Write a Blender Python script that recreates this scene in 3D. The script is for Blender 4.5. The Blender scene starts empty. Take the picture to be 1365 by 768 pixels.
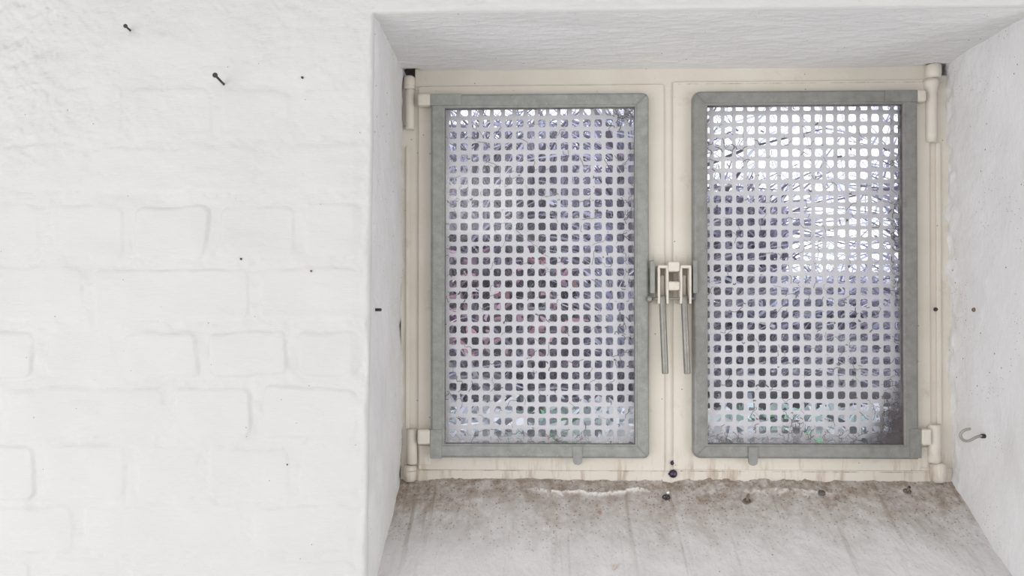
import bpy, bmesh, math, random
import numpy as np
from mathutils import Vector, Matrix

SC = bpy.context.scene
COL = SC.collection
rnd = random.Random(7)

# ------------------------------------------------------------------ camera
CAM = Vector((0.0, -1.0, 1.5))
YAW, PITCH, FPX, PPY = math.radians(1.547), math.radians(0.40), 1000.0, 430.0
FWD = Vector((-math.sin(YAW) * math.cos(PITCH), math.cos(YAW) * math.cos(PITCH), math.sin(PITCH)))
RGT = Vector((math.cos(YAW), math.sin(YAW), 0))
UP = RGT.cross(FWD)
cd = bpy.data.cameras.new('camera')
cd.sensor_width = 36.0
cd.lens = 36.0 * FPX / 1365.0
cd.shift_y = (PPY - 384.0) / 1365.0
cd.clip_start = 0.02
cam = bpy.data.objects.new('camera', cd)
M = Matrix((RGT, UP, -FWD)).transposed().to_4x4()
M.translation = CAM
cam.matrix_world = M
COL.objects.link(cam)
SC.camera = cam


def ray(px, py):
    return FWD * FPX + RGT * (px - 682.5) + UP * (PPY - py)


def P(px, py, Y):
    d = ray(px, py)
    return CAM + d * ((Y - CAM.y) / d.y)


# main measures (metres)
YW = 0.230                      # face of the fixed window frame
X0 = P(498, 300, 0).x           # left side of the opening
X1 = P(1262, 400, YW).x
ZL = P(640, 94, YW).z           # underside of the lintel
ZB = P(900, 641, YW).z          # back edge of the sill
SLOPE = 0.655
ZF = ZB - SLOPE * YW            # front edge of the sill
RW = Vector((0, 0, 0))


def Psill(px, py):
    d = ray(px, py)
    # z = ZB - SLOPE*(YW-y)
    t = (ZB - SLOPE * (YW - CAM.y) - CAM.z) / (d.z - SLOPE * d.y)
    return CAM + d * t


# ------------------------------------------------------------------ noise
def _hash(ix, iy, seed):
    h = (ix.astype(np.int64) * 374761393 + iy.astype(np.int64) * 668265263 + seed * 974711) & 0x7fffffff
    h = ((h ^ (h >> 13)) * 1274126177) & 0x7fffffff
    h = h ^ (h >> 16)
    return (h & 0xffff) / 65535.0


def vnoise(x, y, seed):
    ix, iy = np.floor(x), np.floor(y)
    fx, fy = x - ix, y - iy
    fx = fx * fx * (3 - 2 * fx)
    fy = fy * fy * (3 - 2 * fy)
    a, b = _hash(ix, iy, seed), _hash(ix + 1, iy, seed)
    c, d = _hash(ix, iy + 1, seed), _hash(ix + 1, iy + 1, seed)
    return (a * (1 - fx) + b * fx) * (1 - fy) + (c * (1 - fx) + d * fx) * fy - 0.5


def fbm(x, y, scale, octs=4, seed=1, gain=0.5):
    out, amp = 0, 1.0
    x, y = x / scale, y / scale
    for k in range(octs):
        out = out + amp * vnoise(x, y, seed + k * 17)
        amp *= gain
        x, y = x * 2.03 + 5.1, y * 2.03 + 3.7
    return out


# ------------------------------------------------------------------ object helpers
def obj(name, verts, faces, mat, parent=None, smooth=False):
    me = bpy.data.meshes.new(name)
    me.from_pydata([tuple(v) for v in verts], [], faces)
    me.update()
    if smooth:
        me.polygons.foreach_set('use_smooth', [True] * len(me.polygons))
    o = bpy.data.objects.new(name, me)
    if mat:
        me.materials.append(mat)
    COL.objects.link(o)
    if parent:
        o.parent = parent
        o.matrix_parent_inverse = Matrix.Translation(-parent.location)
    return o


def bobj(name, bm, mat, parent=None, smooth=False):
    me = bpy.data.meshes.new(name)
    bm.to_mesh(me)
    bm.free()
    if smooth:
        me.polygons.foreach_set('use_smooth', [True] * len(me.polygons))
    o = bpy.data.objects.new(name, me)
    me.materials.append(mat)
    COL.objects.link(o)
    if parent:
        o.parent = parent
        o.matrix_parent_inverse = Matrix.Translation(-parent.location)
    return o


def tag(o, label=None, cat=None, group=None, kind=None):
    if label: o['label'] = label
    if cat: o['category'] = cat
    if group: o['group'] = group
    if kind: o['kind'] = kind
    return o


def empty(name, loc):
    o = bpy.data.objects.new(name, None)
    o.empty_display_size = 0.02
    o.location = loc
    COL.objects.link(o)
    return o


def add_box(bm, x0, x1, y0, y1, z0, z1, bevel=0.0, seg=2):
    if x0 > x1: x0, x1 = x1, x0
    if y0 > y1: y0, y1 = y1, y0
    if z0 > z1: z0, z1 = z1, z0
    vs = [bm.verts.new(c) for c in ((x0, y0, z0), (x1, y0, z0), (x1, y1, z0), (x0, y1, z0),
                                    (x0, y0, z1), (x1, y0, z1), (x1, y1, z1), (x0, y1, z1))]
    fs = [bm.faces.new([vs[i] for i in f]) for f in
          ((3, 2, 1, 0), (4, 5, 6, 7), (0, 1, 5, 4), (1, 2, 6, 5), (2, 3, 7, 6), (3, 0, 4, 7))]
    if bevel > 0:
        es = list({e for f in fs for e in f.edges})
        bmesh.ops.bevel(bm, geom=es, offset=bevel, segments=seg, profile=0.5, affect='EDGES')
    return bm


def pbox(bm, px0, py0, px1, py1, yf, yb, bevel=0.0, seg=2):
    """box whose front face at y=yf spans the two corner points"""
    a, b = P(px0, py0, yf), P(px1, py1, yf)
    return add_box(bm, a.x, b.x, yf, yb, a.z, b.z, bevel, seg)


def tube(bm, pts, rad, n=10, caps=True):
    pts = [Vector(p) for p in pts]
    rads = rad if isinstance(rad, (list, tuple)) else [rad] * len(pts)
    rings = []
    prev = None
    for i, p in enumerate(pts):
        t = (pts[min(i + 1, len(pts) - 1)] - pts[max(i - 1, 0)]).normalized()
        if prev is None:
            ref = Vector((0, 0, 1)) if abs(t.z) < 0.9 else Vector((1, 0, 0))
            u = t.cross(ref).normalized()
        else:
            u = (prev - t * prev.dot(t))
            u = u.normalized() if u.length > 1e-9 else t.orthogonal().normalized()
        prev = u
        v = t.cross(u)
        rings.append([bm.verts.new(p + (u * math.cos(2 * math.pi * k / n) + v * math.sin(2 * math.pi * k / n)) * rads[i])
                      for k in range(n)])
    for a, b in zip(rings, rings[1:]):
        for k in range(n):
            f = bm.faces.new((a[k], a[(k + 1) % n], b[(k + 1) % n], b[k]))
            f.smooth = True
    if caps:
        bm.faces.new(list(reversed(rings[0])))
        bm.faces.new(rings[-1])
    return bm


def rrect(x0, x1, z0, z1, rads, n=5):
    """rounded rectangle loop (x,z); rads = (bl, br, tr, tl)"""
    out = []
    for (cx, cz, sx, sz, r, a0) in ((x0, z0, 1, 1, rads[0], math.pi), (x1, z0, -1, 1, rads[1], 1.5 * math.pi),
                                    (x1, z1, -1, -1, rads[2], 0), (x0, z1, 1, -1, rads[3], 0.5 * math.pi)):
        ox, oz = cx + sx * r, cz + sz * r
        for k in range(n + 1):
            a = a0 + 0.5 * math.pi * k / n
            out.append((ox + r * math.cos(a), oz + r * math.sin(a)))
    return out


def ring(name, rect, prof, rads, mat, parent=None, smooth=False):
    """frame swept round a rectangle: prof is a list of (inset, y)"""
    x0, x1, z0, z1 = rect
    n = 5
    V, F = [], []
    for (ins, y) in prof:
        rr = [max(r - ins, 0.0002) for r in rads]
        V += [(x, y, z) for x, z in rrect(x0 + ins, x1 - ins, z0 + ins, z1 - ins, rr, n)]
    L = 4 * (n + 1)
    K = len(prof)
    for i in range(K):
        j = (i + 1) % K
        for k in range(L):
            q = (k + 1) % L
            F.append((i * L + k, i * L + q, j * L + q, j * L + k))
    return obj(name, V, F, mat, parent, smooth)


def grid_faces(nu, nv, keep=None):
    F = []
    for i in range(nu - 1):
        for j in range(nv - 1):
            if keep is None or keep[i, j]:
                a = i * nv + j
                F.append((a, a + nv, a + nv + 1, a + 1))
    return F


# ------------------------------------------------------------------ materials
def nodes(name):
    m = bpy.data.materials.new(name)
    m.use_nodes = True
    nt = m.node_tree
    b = nt.nodes['Principled BSDF']
    return m, nt, b


def N(nt, t, **kw):
    n = nt.nodes.new(t)
    for k, v in kw.items():
        if k in n.inputs:
            n.inputs[k].default_value = v
        else:
            setattr(n, k, v)
    return n


def coords(nt, scale=(1, 1, 1)):
    tc = N(nt, 'ShaderNodeTexCoord')
    mp = N(nt, 'ShaderNodeMapping')
    mp.inputs['Scale'].default_value = scale
    nt.links.new(tc.outputs['Object'], mp.inputs['Vector'])
    return mp.outputs['Vector']


def noise(nt, vec, scale, detail=3, rough=0.5):
    n = N(nt, 'ShaderNodeTexNoise')
    n.inputs['Scale'].default_value = scale
    n.inputs['Detail'].default_value = detail
    n.inputs['Roughness'].default_value = rough
    nt.links.new(vec, n.inputs['Vector'])
    return n.outputs['Fac']


def rampv(nt, src, lo, hi, a=0.0, b=1.0):
    n = N(nt, 'ShaderNodeMapRange')
    n.inputs['From Min'].default_value = lo
    n.inputs['From Max'].default_value = hi
    n.inputs['To Min'].default_value = a
    n.inputs['To Max'].default_value = b
    nt.links.new(src, n.inputs['Value'])
    return n.outputs['Result']


def math_(nt, op, a, b=None):
    n = N(nt, 'ShaderNodeMath', operation=op)
    for i, v in enumerate((a, b)):
        if v is None: continue
        if isinstance(v, (int, float)):
            n.inputs[i].default_value = v
        else:
            nt.links.new(v, n.inputs[i])
    return n.outputs[0]


def mixc(nt, fac, a, b):
    n = N(nt, 'ShaderNodeMix', data_type='RGBA')
    if isinstance(fac, (int, float)):
        n.inputs[0].default_value = fac
    else:
        nt.links.new(fac, n.inputs[0])
    for i, v in ((6, a), (7, b)):
        if isinstance(v, tuple):
            n.inputs[i].default_value = (*v, 1)
        else:
            nt.links.new(v, n.inputs[i])
    return n.outputs[2]


def bump(nt, h, strength, dist, prev=None):
    n = N(nt, 'ShaderNodeBump')
    n.inputs['Strength'].default_value = strength
    n.inputs['Distance'].default_value = dist
    nt.links.new(h, n.inputs['Height'])
    if prev: nt.links.new(prev, n.inputs['Normal'])
    return n.outputs['Normal']


def specks(nt, vec, scale, thr, density):
    """round specks: distance to voronoi points, thinned by a random cell value"""
    v = N(nt, 'ShaderNodeTexVoronoi')
    v.inputs['Scale'].default_value = scale
    nt.links.new(vec, v.inputs['Vector'])
    sep = N(nt, 'ShaderNodeSeparateColor')
    nt.links.new(v.outputs['Color'], sep.inputs[0])
    near = math_(nt, 'LESS_THAN', v.outputs['Distance'], thr)
    pick = math_(nt, 'LESS_THAN', sep.outputs[0], density)
    return math_(nt, 'MULTIPLY', near, pick)


def plaster(name, col, tint, stretch, bstr=0.35, speck=0.02, spcol=(0.10, 0.085, 0.075), fine=260):
    m, nt, b = nodes(name)
    v = coords(nt)
    vs = coords(nt, stretch)
    c = mixc(nt, rampv(nt, noise(nt, v, 9, 4), 0.35, 0.7), col, tint)
    c = mixc(nt, specks(nt, v, 70, 0.085, speck), c, spcol)
    c = mixc(nt, math_(nt, 'MULTIPLY', specks(nt, v, 190, 0.16, speck * 1.2), 0.6), c, spcol)
    nt.links.new(c, b.inputs['Base Color'])
    b.inputs['Roughness'].default_value = 0.62
    b.inputs['Specular IOR Level'].default_value = 0.3
    n1 = bump(nt, noise(nt, vs, fine, 4, 0.6), bstr, 0.0022)
    n2 = bump(nt, noise(nt, v, 60, 4, 0.6), bstr * 0.8, 0.003, n1)
    nt.links.new(n2, b.inputs['Normal'])
    return m


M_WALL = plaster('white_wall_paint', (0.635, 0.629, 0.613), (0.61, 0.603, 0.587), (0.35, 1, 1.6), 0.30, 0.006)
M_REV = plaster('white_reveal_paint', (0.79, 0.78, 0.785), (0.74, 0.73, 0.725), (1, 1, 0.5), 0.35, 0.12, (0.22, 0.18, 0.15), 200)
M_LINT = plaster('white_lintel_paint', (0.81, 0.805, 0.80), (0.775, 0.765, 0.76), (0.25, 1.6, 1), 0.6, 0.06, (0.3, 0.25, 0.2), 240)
M_ROOM = plaster('plain_room_paint', (0.78, 0.775, 0.76), (0.76, 0.755, 0.74), (1, 1, 1), 0.15, 0.0)


def sill_mat():
    m, nt, b = nodes('dirty_sill_plaster')
    v = coords(nt)
    c = mixc(nt, rampv(nt, noise(nt, v, 14, 4), 0.3, 0.7), (0.73, 0.71, 0.705), (0.64, 0.62, 0.61))
    tc = N(nt, 'ShaderNodeTexCoord')
    sp = N(nt, 'ShaderNodeSeparateXYZ')
    nt.links.new(tc.outputs['Object'], sp.inputs[0])
    y = sp.outputs[1]
    # dirt collected along the frame, with a ragged border
    rag = math_(nt, 'ADD', y, math_(nt, 'MULTIPLY', math_(nt, 'SUBTRACT', noise(nt, coords(nt, (1, 0.35, 1)), 16, 5, 0.65), 0.5), 0.15))
    d = rampv(nt, rag, YW - 0.135, YW - 0.01)
    d2 = math_(nt, 'MULTIPLY', math_(nt, 'POWER', d, 1.2), rampv(nt, noise(nt, v, 45, 6, 0.75), 0.25, 0.58))
    c = mixc(nt, math_(nt, 'MULTIPLY', d2, 0.88), c, (0.25, 0.185, 0.125))
    # runs down the slope
    run = rampv(nt, noise(nt, coords(nt, (1, 0.06, 0.06)), 75, 2, 0.5), 0.60, 0.72)
    run = math_(nt, 'MULTIPLY', run, rampv(nt, y, 0.02, 0.20))
    c = mixc(nt, math_(nt, 'MULTIPLY', run, 0.6), c, (0.27, 0.21, 0.15))
    grit = math_(nt, 'MULTIPLY', specks(nt, v, 190, 0.27, 0.34), rampv(nt, rag, YW - 0.16, YW - 0.02, 0.04, 1))
    c = mixc(nt, math_(nt, 'MULTIPLY', grit, 0.75), c, (0.17, 0.115, 0.08))
    c = mixc(nt, math_(nt, 'MULTIPLY', specks(nt, v, 60, 0.09, 0.05), 0.8), c, (0.14, 0.11, 0.09))
    blot = math_(nt, 'MULTIPLY', rampv(nt, noise(nt, v, 120, 5, 0.75), 0.55, 0.68), rampv(nt, rag, YW - 0.12, YW - 0.03))
    c = mixc(nt, math_(nt, 'MULTIPLY', blot, 0.6), c, (0.20, 0.13, 0.085))
    ca = N(nt, 'ShaderNodeAttribute', attribute_name='broken')
    c = mixc(nt, math_(nt, 'MULTIPLY', ca.outputs['Fac'], rampv(nt, noise(nt, v, 150, 3), 0.38, 0.5)), c, (0.80, 0.77, 0.73))
    nt.links.new(c, b.inputs['Base Color'])
    b.inputs['Roughness'].default_value = 0.75
    n1 = bump(nt, noise(nt, coords(nt, (1, 0.5, 0.5)), 230, 5, 0.65), 0.5, 0.0025)
    n2 = bump(nt, noise(nt, v, 60, 4), 0.4, 0.004, n1)
    nt.links.new(n2, b.inputs['Normal'])
    return m


M_SILL = sill_mat()


def cream_mat():
    m, nt, b = nodes('cream_frame_paint')
    v = coords(nt)
    c = mixc(nt, rampv(nt, noise(nt, v, 12, 4), 0.35, 0.7), (0.715, 0.668, 0.585), (0.665, 0.61, 0.52))
    tc = N(nt, 'ShaderNodeTexCoord')
    sp = N(nt, 'ShaderNodeSeparateXYZ')
    nt.links.new(tc.outputs['Object'], sp.inputs[0])
    low = rampv(nt, sp.outputs[2], ZB + 0.055, ZB + 0.012)
    st = rampv(nt, noise(nt, coords(nt, (1, 1, 0.15)), 55, 4, 0.7), 0.52, 0.68)
    c = mixc(nt, math_(nt, 'MULTIPLY', math_(nt, 'MULTIPLY', low, st), 0.55), c, (0.30, 0.19, 0.11))
    c = mixc(nt, math_(nt, 'MULTIPLY', specks(nt, v, 95, 0.11, 0.11), 0.75), c, (0.20, 0.14, 0.10))
    for zl_, wd, k in ((P(900, 628.3, YW).z, 0.0007, 0.7), (P(900, 113, YW).z, 0.0008, 0.55)):
        ln = math_(nt, 'ABSOLUTE', math_(nt, 'SUBTRACT', sp.outputs[2], zl_))
        ln = math_(nt, 'LESS_THAN', ln, wd)
        ln = math_(nt, 'MULTIPLY', ln, rampv(nt, noise(nt, coords(nt, (1, 1, 0.1)), 24, 5, 0.75), 0.44, 0.64))
        c = mixc(nt, math_(nt, 'MULTIPLY', ln, k), c, (0.13, 0.09, 0.06))
    gr = rampv(nt, noise(nt, v, 26, 5, 0.7), 0.60, 0.78)
    c = mixc(nt, math_(nt, 'MULTIPLY', gr, 0.45), c, (0.42, 0.33, 0.23))
    nt.links.new(c, b.inputs['Base Color'])
    b.inputs['Roughness'].default_value = 0.5
    nt.links.new(bump(nt, noise(nt, v, 110, 3), 0.25, 0.0015), b.inputs['Normal'])
    return m


M_CREAM = cream_mat()


def grey_mat(name, c1, c2, metal=0.0, rough=0.5, bs=0.25):
    m, nt, b = nodes(name)
    v = coords(nt)
    c = mixc(nt, rampv(nt, noise(nt, v, 70, 5, 0.65), 0.3, 0.7), c1, c2)
    c = mixc(nt, math_(nt, 'MULTIPLY', rampv(nt, noise(nt, v, 240, 3, 0.7), 0.62, 0.72), 0.4), c, tuple(min(1, x * 1.55) for x in c1))
    c = mixc(nt, math_(nt, 'MULTIPLY', specks(nt, v, 80, 0.08, 0.03), 0.8), c, (0.06, 0.045, 0.04))
    nt.links.new(c, b.inputs['Base Color'])
    b.inputs['Metallic'].default_value = metal
    b.inputs['Roughness'].default_value = rough
    nt.links.new(bump(nt, noise(nt, v, 160, 3), bs, 0.0012), b.inputs['Normal'])
    return m


M_GREY = grey_mat('zinc_grey_metal', (0.35, 0.352, 0.33), (0.245, 0.248, 0.23), 0.15, 0.45)
M_GREY_B = grey_mat('zinc_grey_metal_shaded', (0.295, 0.293, 0.27), (0.215, 0.213, 0.195), 0.15, 0.45)  # darker copy of the zinc grey; right sash's dimmer light put into colour
M_STEEL = grey_mat('dull_steel', (0.32, 0.31, 0.285), (0.24, 0.23, 0.21), 0.5, 0.4)
M_SHEET = grey_mat('pale_perforated_metal', (0.91, 0.90, 0.875), (0.87, 0.86, 0.835), 0.1, 0.5, 0.1)
M_GASKET = grey_mat('brown_gasket', (0.16, 0.13, 0.125), (0.11, 0.085, 0.08), 0, 0.8)
M_DARK = grey_mat('dark_iron', (0.06, 0.055, 0.06), (0.035, 0.03, 0.035), 0.4, 0.5)
M_PURPLE = grey_mat('dark_violet_steel', (0.085, 0.07, 0.12), (0.04, 0.03, 0.06), 0.7, 0.3)
M_BRIGHT = grey_mat('bright_zinc', (0.62, 0.66, 0.66), (0.5, 0.54, 0.55), 0.8, 0.28)
M_RUST = grey_mat('rusty_steel', (0.22, 0.17, 0.13), (0.15, 0.11, 0.085), 0.2, 0.6)
M_HOOK = grey_mat('old_hook_metal', (0.42, 0.39, 0.36), (0.33, 0.30, 0.27), 0.2, 0.5)
M_MORTAR = plaster('dark_mortar', (0.19, 0.175, 0.16), (0.13, 0.12, 0.11), (1, 1, 1), 0.7, 0.0)
M_CHIP = grey_mat('reddish_chip', (0.45, 0.27, 0.19), (0.38, 0.22, 0.15), 0, 0.8)
M_TAN = grey_mat('tan_chip', (0.62, 0.52, 0.40), (0.54, 0.44, 0.34), 0, 0.8)
M_WEB = grey_mat('dusty_web', (0.24, 0.225, 0.22), (0.15, 0.135, 0.13), 0, 0.9)


def glass_mat(stained):
    m = bpy.data.materials.new('dusty_window_glass')
    m.use_nodes = True
    nt = m.node_tree
    nt.nodes.clear()
    out = N(nt, 'ShaderNodeOutputMaterial')
    v = coords(nt)
    tr = N(nt, 'ShaderNodeBsdfTransparent')
    tr.inputs['Color'].default_value = (0.985, 0.985, 1.0, 1)
    gl = N(nt, 'ShaderNodeBsdfGlossy')
    gl.inputs['Roughness'].default_value = 0.10
    nb = bump(nt, noise(nt, v, 7, 2), 0.12, 0.02)
    nt.links.new(nb, gl.inputs['Normal'])
    fr = N(nt, 'ShaderNodeFresnel')
    fr.inputs['IOR'].default_value = 1.3
    mx = N(nt, 'ShaderNodeMixShader')
    nt.links.new(fr.outputs[0], mx.inputs[0])
    nt.links.new(tr.outputs[0], mx.inputs[1])
    nt.links.new(gl.outputs[0], mx.inputs[2])
    # dust and cobweb film, thickest along the edges of the pane
    df = N(nt, 'ShaderNodeBsdfDiffuse')
    df.inputs['Color'].default_value = (0.74, 0.73, 0.75, 1)
    tc = N(nt, 'ShaderNodeTexCoord')
    sp = N(nt, 'ShaderNodeSeparateXYZ')
    nt.links.new(tc.outputs['Generated'], sp.inputs[0])
    x, z = sp.outputs[0], sp.outputs[2]
    lowe = rampv(nt, z, 0.055, 0.0)
    rte = rampv(nt, x, 0.97, 1.0)
    e = math_(nt, 'MAXIMUM', lowe, rte)
    e = math_(nt, 'MAXIMUM', e, rampv(nt, z, 0.97, 1.0))
    cor = math_(nt, 'SUBTRACT', math_(nt, 'ADD', rampv(nt, x, 0.80, 1.0), rampv(nt, z, 0.20, 0.0)), 0.85)
    e = math_(nt, 'MULTIPLY', e, rampv(nt, noise(nt, v, 38, 6, 0.7), 0.36, 0.62))
    film = rampv(nt, noise(nt, v, 13, 6, 0.7), 0.42, 0.80, 0.01, 0.10)
    grit = math_(nt, 'MULTIPLY', specks(nt, v, 130, 0.10, 0.06), 0.6)
    fac = math_(nt, 'MAXIMUM', math_(nt, 'MULTIPLY', e, 0.35), film)
    mx2 = N(nt, 'ShaderNodeMixShader')
    nt.links.new(fac, mx2.inputs[0])
    nt.links.new(mx.outputs[0], mx2.inputs[1])
    nt.links.new(df.outputs[0], mx2.inputs[2])
    last = mx2.outputs[0]
    # grime: loose specks, and on one pane a brown stain in the lower right corner
    gm = N(nt, 'ShaderNodeBsdfDiffuse')
    gm.inputs['Color'].default_value = (0.12, 0.105, 0.11, 1)
    if stained:
        cst = math_(nt, 'MULTIPLY', rampv(nt, cor, 0.0, 0.75), rampv(nt, noise(nt, v, 40, 6, 0.75), 0.30, 0.56))
        gf = math_(nt, 'MAXIMUM', grit, math_(nt, 'MULTIPLY', cst, 0.9))
    else:
        gf = grit
    mx3 = N(nt, 'ShaderNodeMixShader')
    nt.links.new(gf, mx3.inputs[0])
    nt.links.new(last, mx3.inputs[1])
    nt.links.new(gm.outputs[0], mx3.inputs[2])
    nt.links.new(mx3.outputs[0], out.inputs[0])
    return m


M_GLASS = glass_mat(False)
M_GLASS_ST = glass_mat(True)


def attr_mat(name, rough=0.5, transl=False):
    m, nt, b = nodes(name)
    a = N(nt, 'ShaderNodeAttribute', attribute_name='tone')
    nt.links.new(a.outputs['Color'], b.inputs['Base Color'])
    b.inputs['Roughness'].default_value = rough
    return m


M_TONE = attr_mat('dry_growth', 0.4)

# ------------------------------------------------------------------ front wall with painted brick relief
TOPS = [(40, 97, [60, 330]), (119, 181, [75, 170, 290, 398]), (196, 253, [117, 352]), (275, 341, [62, 175, 289, 405]),
        (360, 426, [116, 346]), (444, 501, [55, 160, 275, 398]), (519, 582, [3, 226, 344]), (597, 663, [58, 178, 276, 395]),
        (676, 735, [108, 337]), (747, 815, [50, 165, 275])]
STR = [0.2, 0.42, 0.6, 0.8, 1.0, 1.1, 0.9, 0.75, 0.6, 0.6]


def seg(a, b, st):
    n = max(1, int(round((b - a) / st)))
    return np.linspace(a, b, n + 1)[:-1]


gx = np.concatenate([seg(-2.0, -0.78, 0.06), seg(-0.78, X0 - 0.014, 0.002), seg(X0 - 0.014, X0, 0.0014),
                     seg(X0, X1, 0.005), seg(X1, X1 + 0.02, 0.0025), seg(X1 + 0.02, 2.0, 0.06), [2.0]])
gz = np.concatenate([seg(0, 1.05, 0.05), seg(1.05, ZF - 0.012, 0.002), seg(ZF - 0.012, ZF, 0.0015), seg(ZF, ZL, 0.002),
                     seg(ZL, ZL + 0.014, 0.0014), seg(ZL + 0.014, 2.03, 0.002), seg(2.03, 2.4, 0.04), [2.4]])
GX, GZ = np.meshgrid(gx, gz, indexing='ij')
# distance to the opening (outside it)
dx = np.maximum(np.maximum(X0 - GX, GX - X1), 0)
dz = np.maximum(np.maximum(ZF - GZ, GZ - ZL), 0)
dist = np.sqrt(dx * dx + dz * dz)


def lean_l(z):
    return -0.009 * np.clip((ZL - z) / (ZL - 1.17), 0, 1.1)


def lean_r(z):
    return 0.008 * np.clip((ZL - z) / (ZL - ZB), 0, 1.3)


def edge_radius(x, z):
    return np.clip(0.007 + 0.004 * fbm(x, z, 0.05, 3, 5), 0.004, 0.011)


NX, NZ = np.clip(GX, X0, X1), np.clip(GZ, ZF, ZL)
R = edge_radius(NX, NZ)
dd = np.clip(R - dist, 0, None)
ycorner = R - np.sqrt(np.clip(R * R - dd * dd, 0, None))
# brick relief in metres, measured on the wall
relief = np.zeros_like(GX)
wob = 0.010 * fbm(GX, GZ, 0.10, 3, 40)
wob2 = 0.008 * fbm(GX, GZ, 0.07, 3, 50)
bid = 0
for (yt, yb, vj), st in zip(TOPS, STR):
    xs = [-140] + vj + [492]
    for k in range(len(xs) - 1):
        a, b = xs[k], xs[k + 1]
        pa = P(a + 9, 0.5 * (yt + yb), 0)
        pb = P(b - 9, 0.5 * (yt + yb), 0)
        zt = P(0.5 * (a + b), yt, 0).z
        zb_ = P(0.5 * (a + b), yb, 0).z
        cx, cz = 0.5 * (pa.x + pb.x), 0.5 * (zt + zb_)
        hx, hz = 0.5 * (pb.x - pa.x), 0.5 * (zt - zb_)
        r = 0.011
        qx = np.abs(GX + wob - cx) - hx + r
        qz = np.abs(GZ + wob2 - cz) - hz + r
        sd = np.sqrt(np.clip(qx, 0, None) ** 2 + np.clip(qz, 0, None) ** 2) + np.minimum(np.maximum(qx, qz), 0) - r
        bid += 1
        soft = 0.0022 + 0.0022 * rnd.random()
        t = np.clip((soft - sd) / (2 * soft), 0, 1)
        t = t * t * (3 - 2 * t)
        h = (0.0021 + 0.0013 * rnd.random()) * st
        relief = np.maximum(relief, h * t)
joint = 1 - np.clip(relief / 0.002, 0, 1)
relief *= np.clip(0.75 + 1.1 * fbm(GX, GZ, 0.12, 3, 71), 0.25, 1.3)
fade = np.clip((-0.226 - GX) / 0.012, 0, 1)
relief *= fade
rough = (0.0019 * fbm(GX, GZ, 0.016, 4, 9, 0.6)) * (0.2 + 0.8 * joint)
rough += 0.0040 * fbm(GX * 0.5, GZ, 0.05, 3, 11)
lump = np.clip((-0.60 - GX + 0.15 * fbm(GX, GZ, 0.15, 2, 3)) / 0.1, 0, 1) * np.clip((GZ - 1.66) / 0.12, 0, 1)
rough += lump * 0.0035 * fbm(GX, GZ, 0.014, 4, 21, 0.65)
vis = (GX > -0.8)
Y = ycorner - (relief + rough * np.clip(dist / 0.006, 0.25, 1)) * vis
fall = np.where(GX <= X0, np.clip((GX + 0.78) / (X0 + 0.78), 0, 1), np.clip((X0 + 0.2 - GX) / 0.2, 0, 1))
fallr = np.where(GX >= X1, np.clip((1.2 - GX) / (1.2 - X1), 0, 1), np.clip((GX - X1 + 0.2) / 0.2, 0, 1))
V = np.stack([GX + lean_l(GZ) * fall + lean_r(GZ) * fallr, Y, GZ], -1).reshape(-1, 3)
mx_, mz_ = 0.5 * (gx[1:] + gx[:-1]), 0.5 * (gz[1:] + gz[:-1])
keep = ~((mx_[:, None] > X0) & (mx_[:, None] < X1) & (mz_[None, :] > ZF) & (mz_[None, :] < ZL))
F = grid_faces(len(gx), len(gz), keep)
Vl = V.tolist()
# solid masonry behind, round the opening
bm = bmesh.new()
OY0, OY1 = YW + 0.022, YW + 0.072
ox0, ox1 = P(566, 300, YW).x, P(1226, 300, YW).x
oz0, oz1 = P(900, 622, YW).z, P(900, 116, YW).z
add_box(bm, -2.1, ox0, OY0, OY1, 0, 2.5)
add_box(bm, ox1, 2.1, OY0, OY1, 0, 2.5)
add_box(bm, ox0, ox1, OY0, OY1, 0, oz0)
add_box(bm, ox0, ox1, OY0, OY1, oz1, 2.5)
bm.verts.ensure_lookup_table()
off = len(Vl)
bm.verts.index_update()
Vl += [tuple(v.co) for v in bm.verts]
F2 = [tuple(off + v.index for v in f.verts) for f in bm.faces]
bm.free()
wf = obj('wall_front', Vl, F + F2, M_WALL, None, True)
wf.data.materials.append(M_MORTAR)
for i in range(len(F), len(F) + len(F2)):
    wf.data.polygons[i].material_index = 1
    wf.data.polygons[i].use_smooth = False
tag(wf, 'white painted rough brick wall around the window recess', kind='structure')

# reveals -------------------------------------------------------------
YB = YW + 0.03


def surface(name, fn, nu, nv, mat, label):
    u = np.linspace(0, 1, nu)
    v = np.linspace(0, 1, nv)
    U, W = np.meshgrid(u, v, indexing='ij')
    V = fn(U, W).reshape(-1, 3).tolist()
    o = obj(name, V, grid_faces(nu, nv), mat, None, True)
    return tag(o, label, kind='structure')


def rev_left(U, W):
    z = ZF - 0.02 + W * (ZL + 0.01 - ZF + 0.02)
    s = edge_radius(np.full_like(z, X0), np.clip(z, ZF, ZL)) - 0.0004
    y = s + U * (YB - s)
    n = 0.005 * fbm(y, z, 0.09, 3, 31) + 0.0012 * fbm(y, z, 0.01, 3, 32)
    n += 0.006 * np.clip((y - YW + 0.02) / 0.02, 0, 1) * fbm(z, y, 0.03, 3, 33)
    n *= np.clip(U / 0.06, 0, 1)
    return np.stack([X0 + n + lean_l(z) * (1 - 0.75 * U), y, z], -1)


def rev_right(U, W):
    z = ZF - 0.02 + W * (ZL + 0.01 - ZF + 0.02)
    s = edge_radius(np.full_like(z, X1), np.clip(z, ZF, ZL)) - 0.0004
    y = s + U * (YB - s)
    n = 0.006 * fbm(y, z, 0.12, 3, 35) + 0.0007 * fbm(y, z, 0.012, 4, 36)
    n += 0.007 * np.clip((y - YW + 0.03) / 0.03, 0, 1) * fbm(z, y, 0.02, 4, 37)
    n *= np.clip(U / 0.06, 0, 1)
    return np.stack([X1 + n + lean_r(z), y, z], -1)


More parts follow.
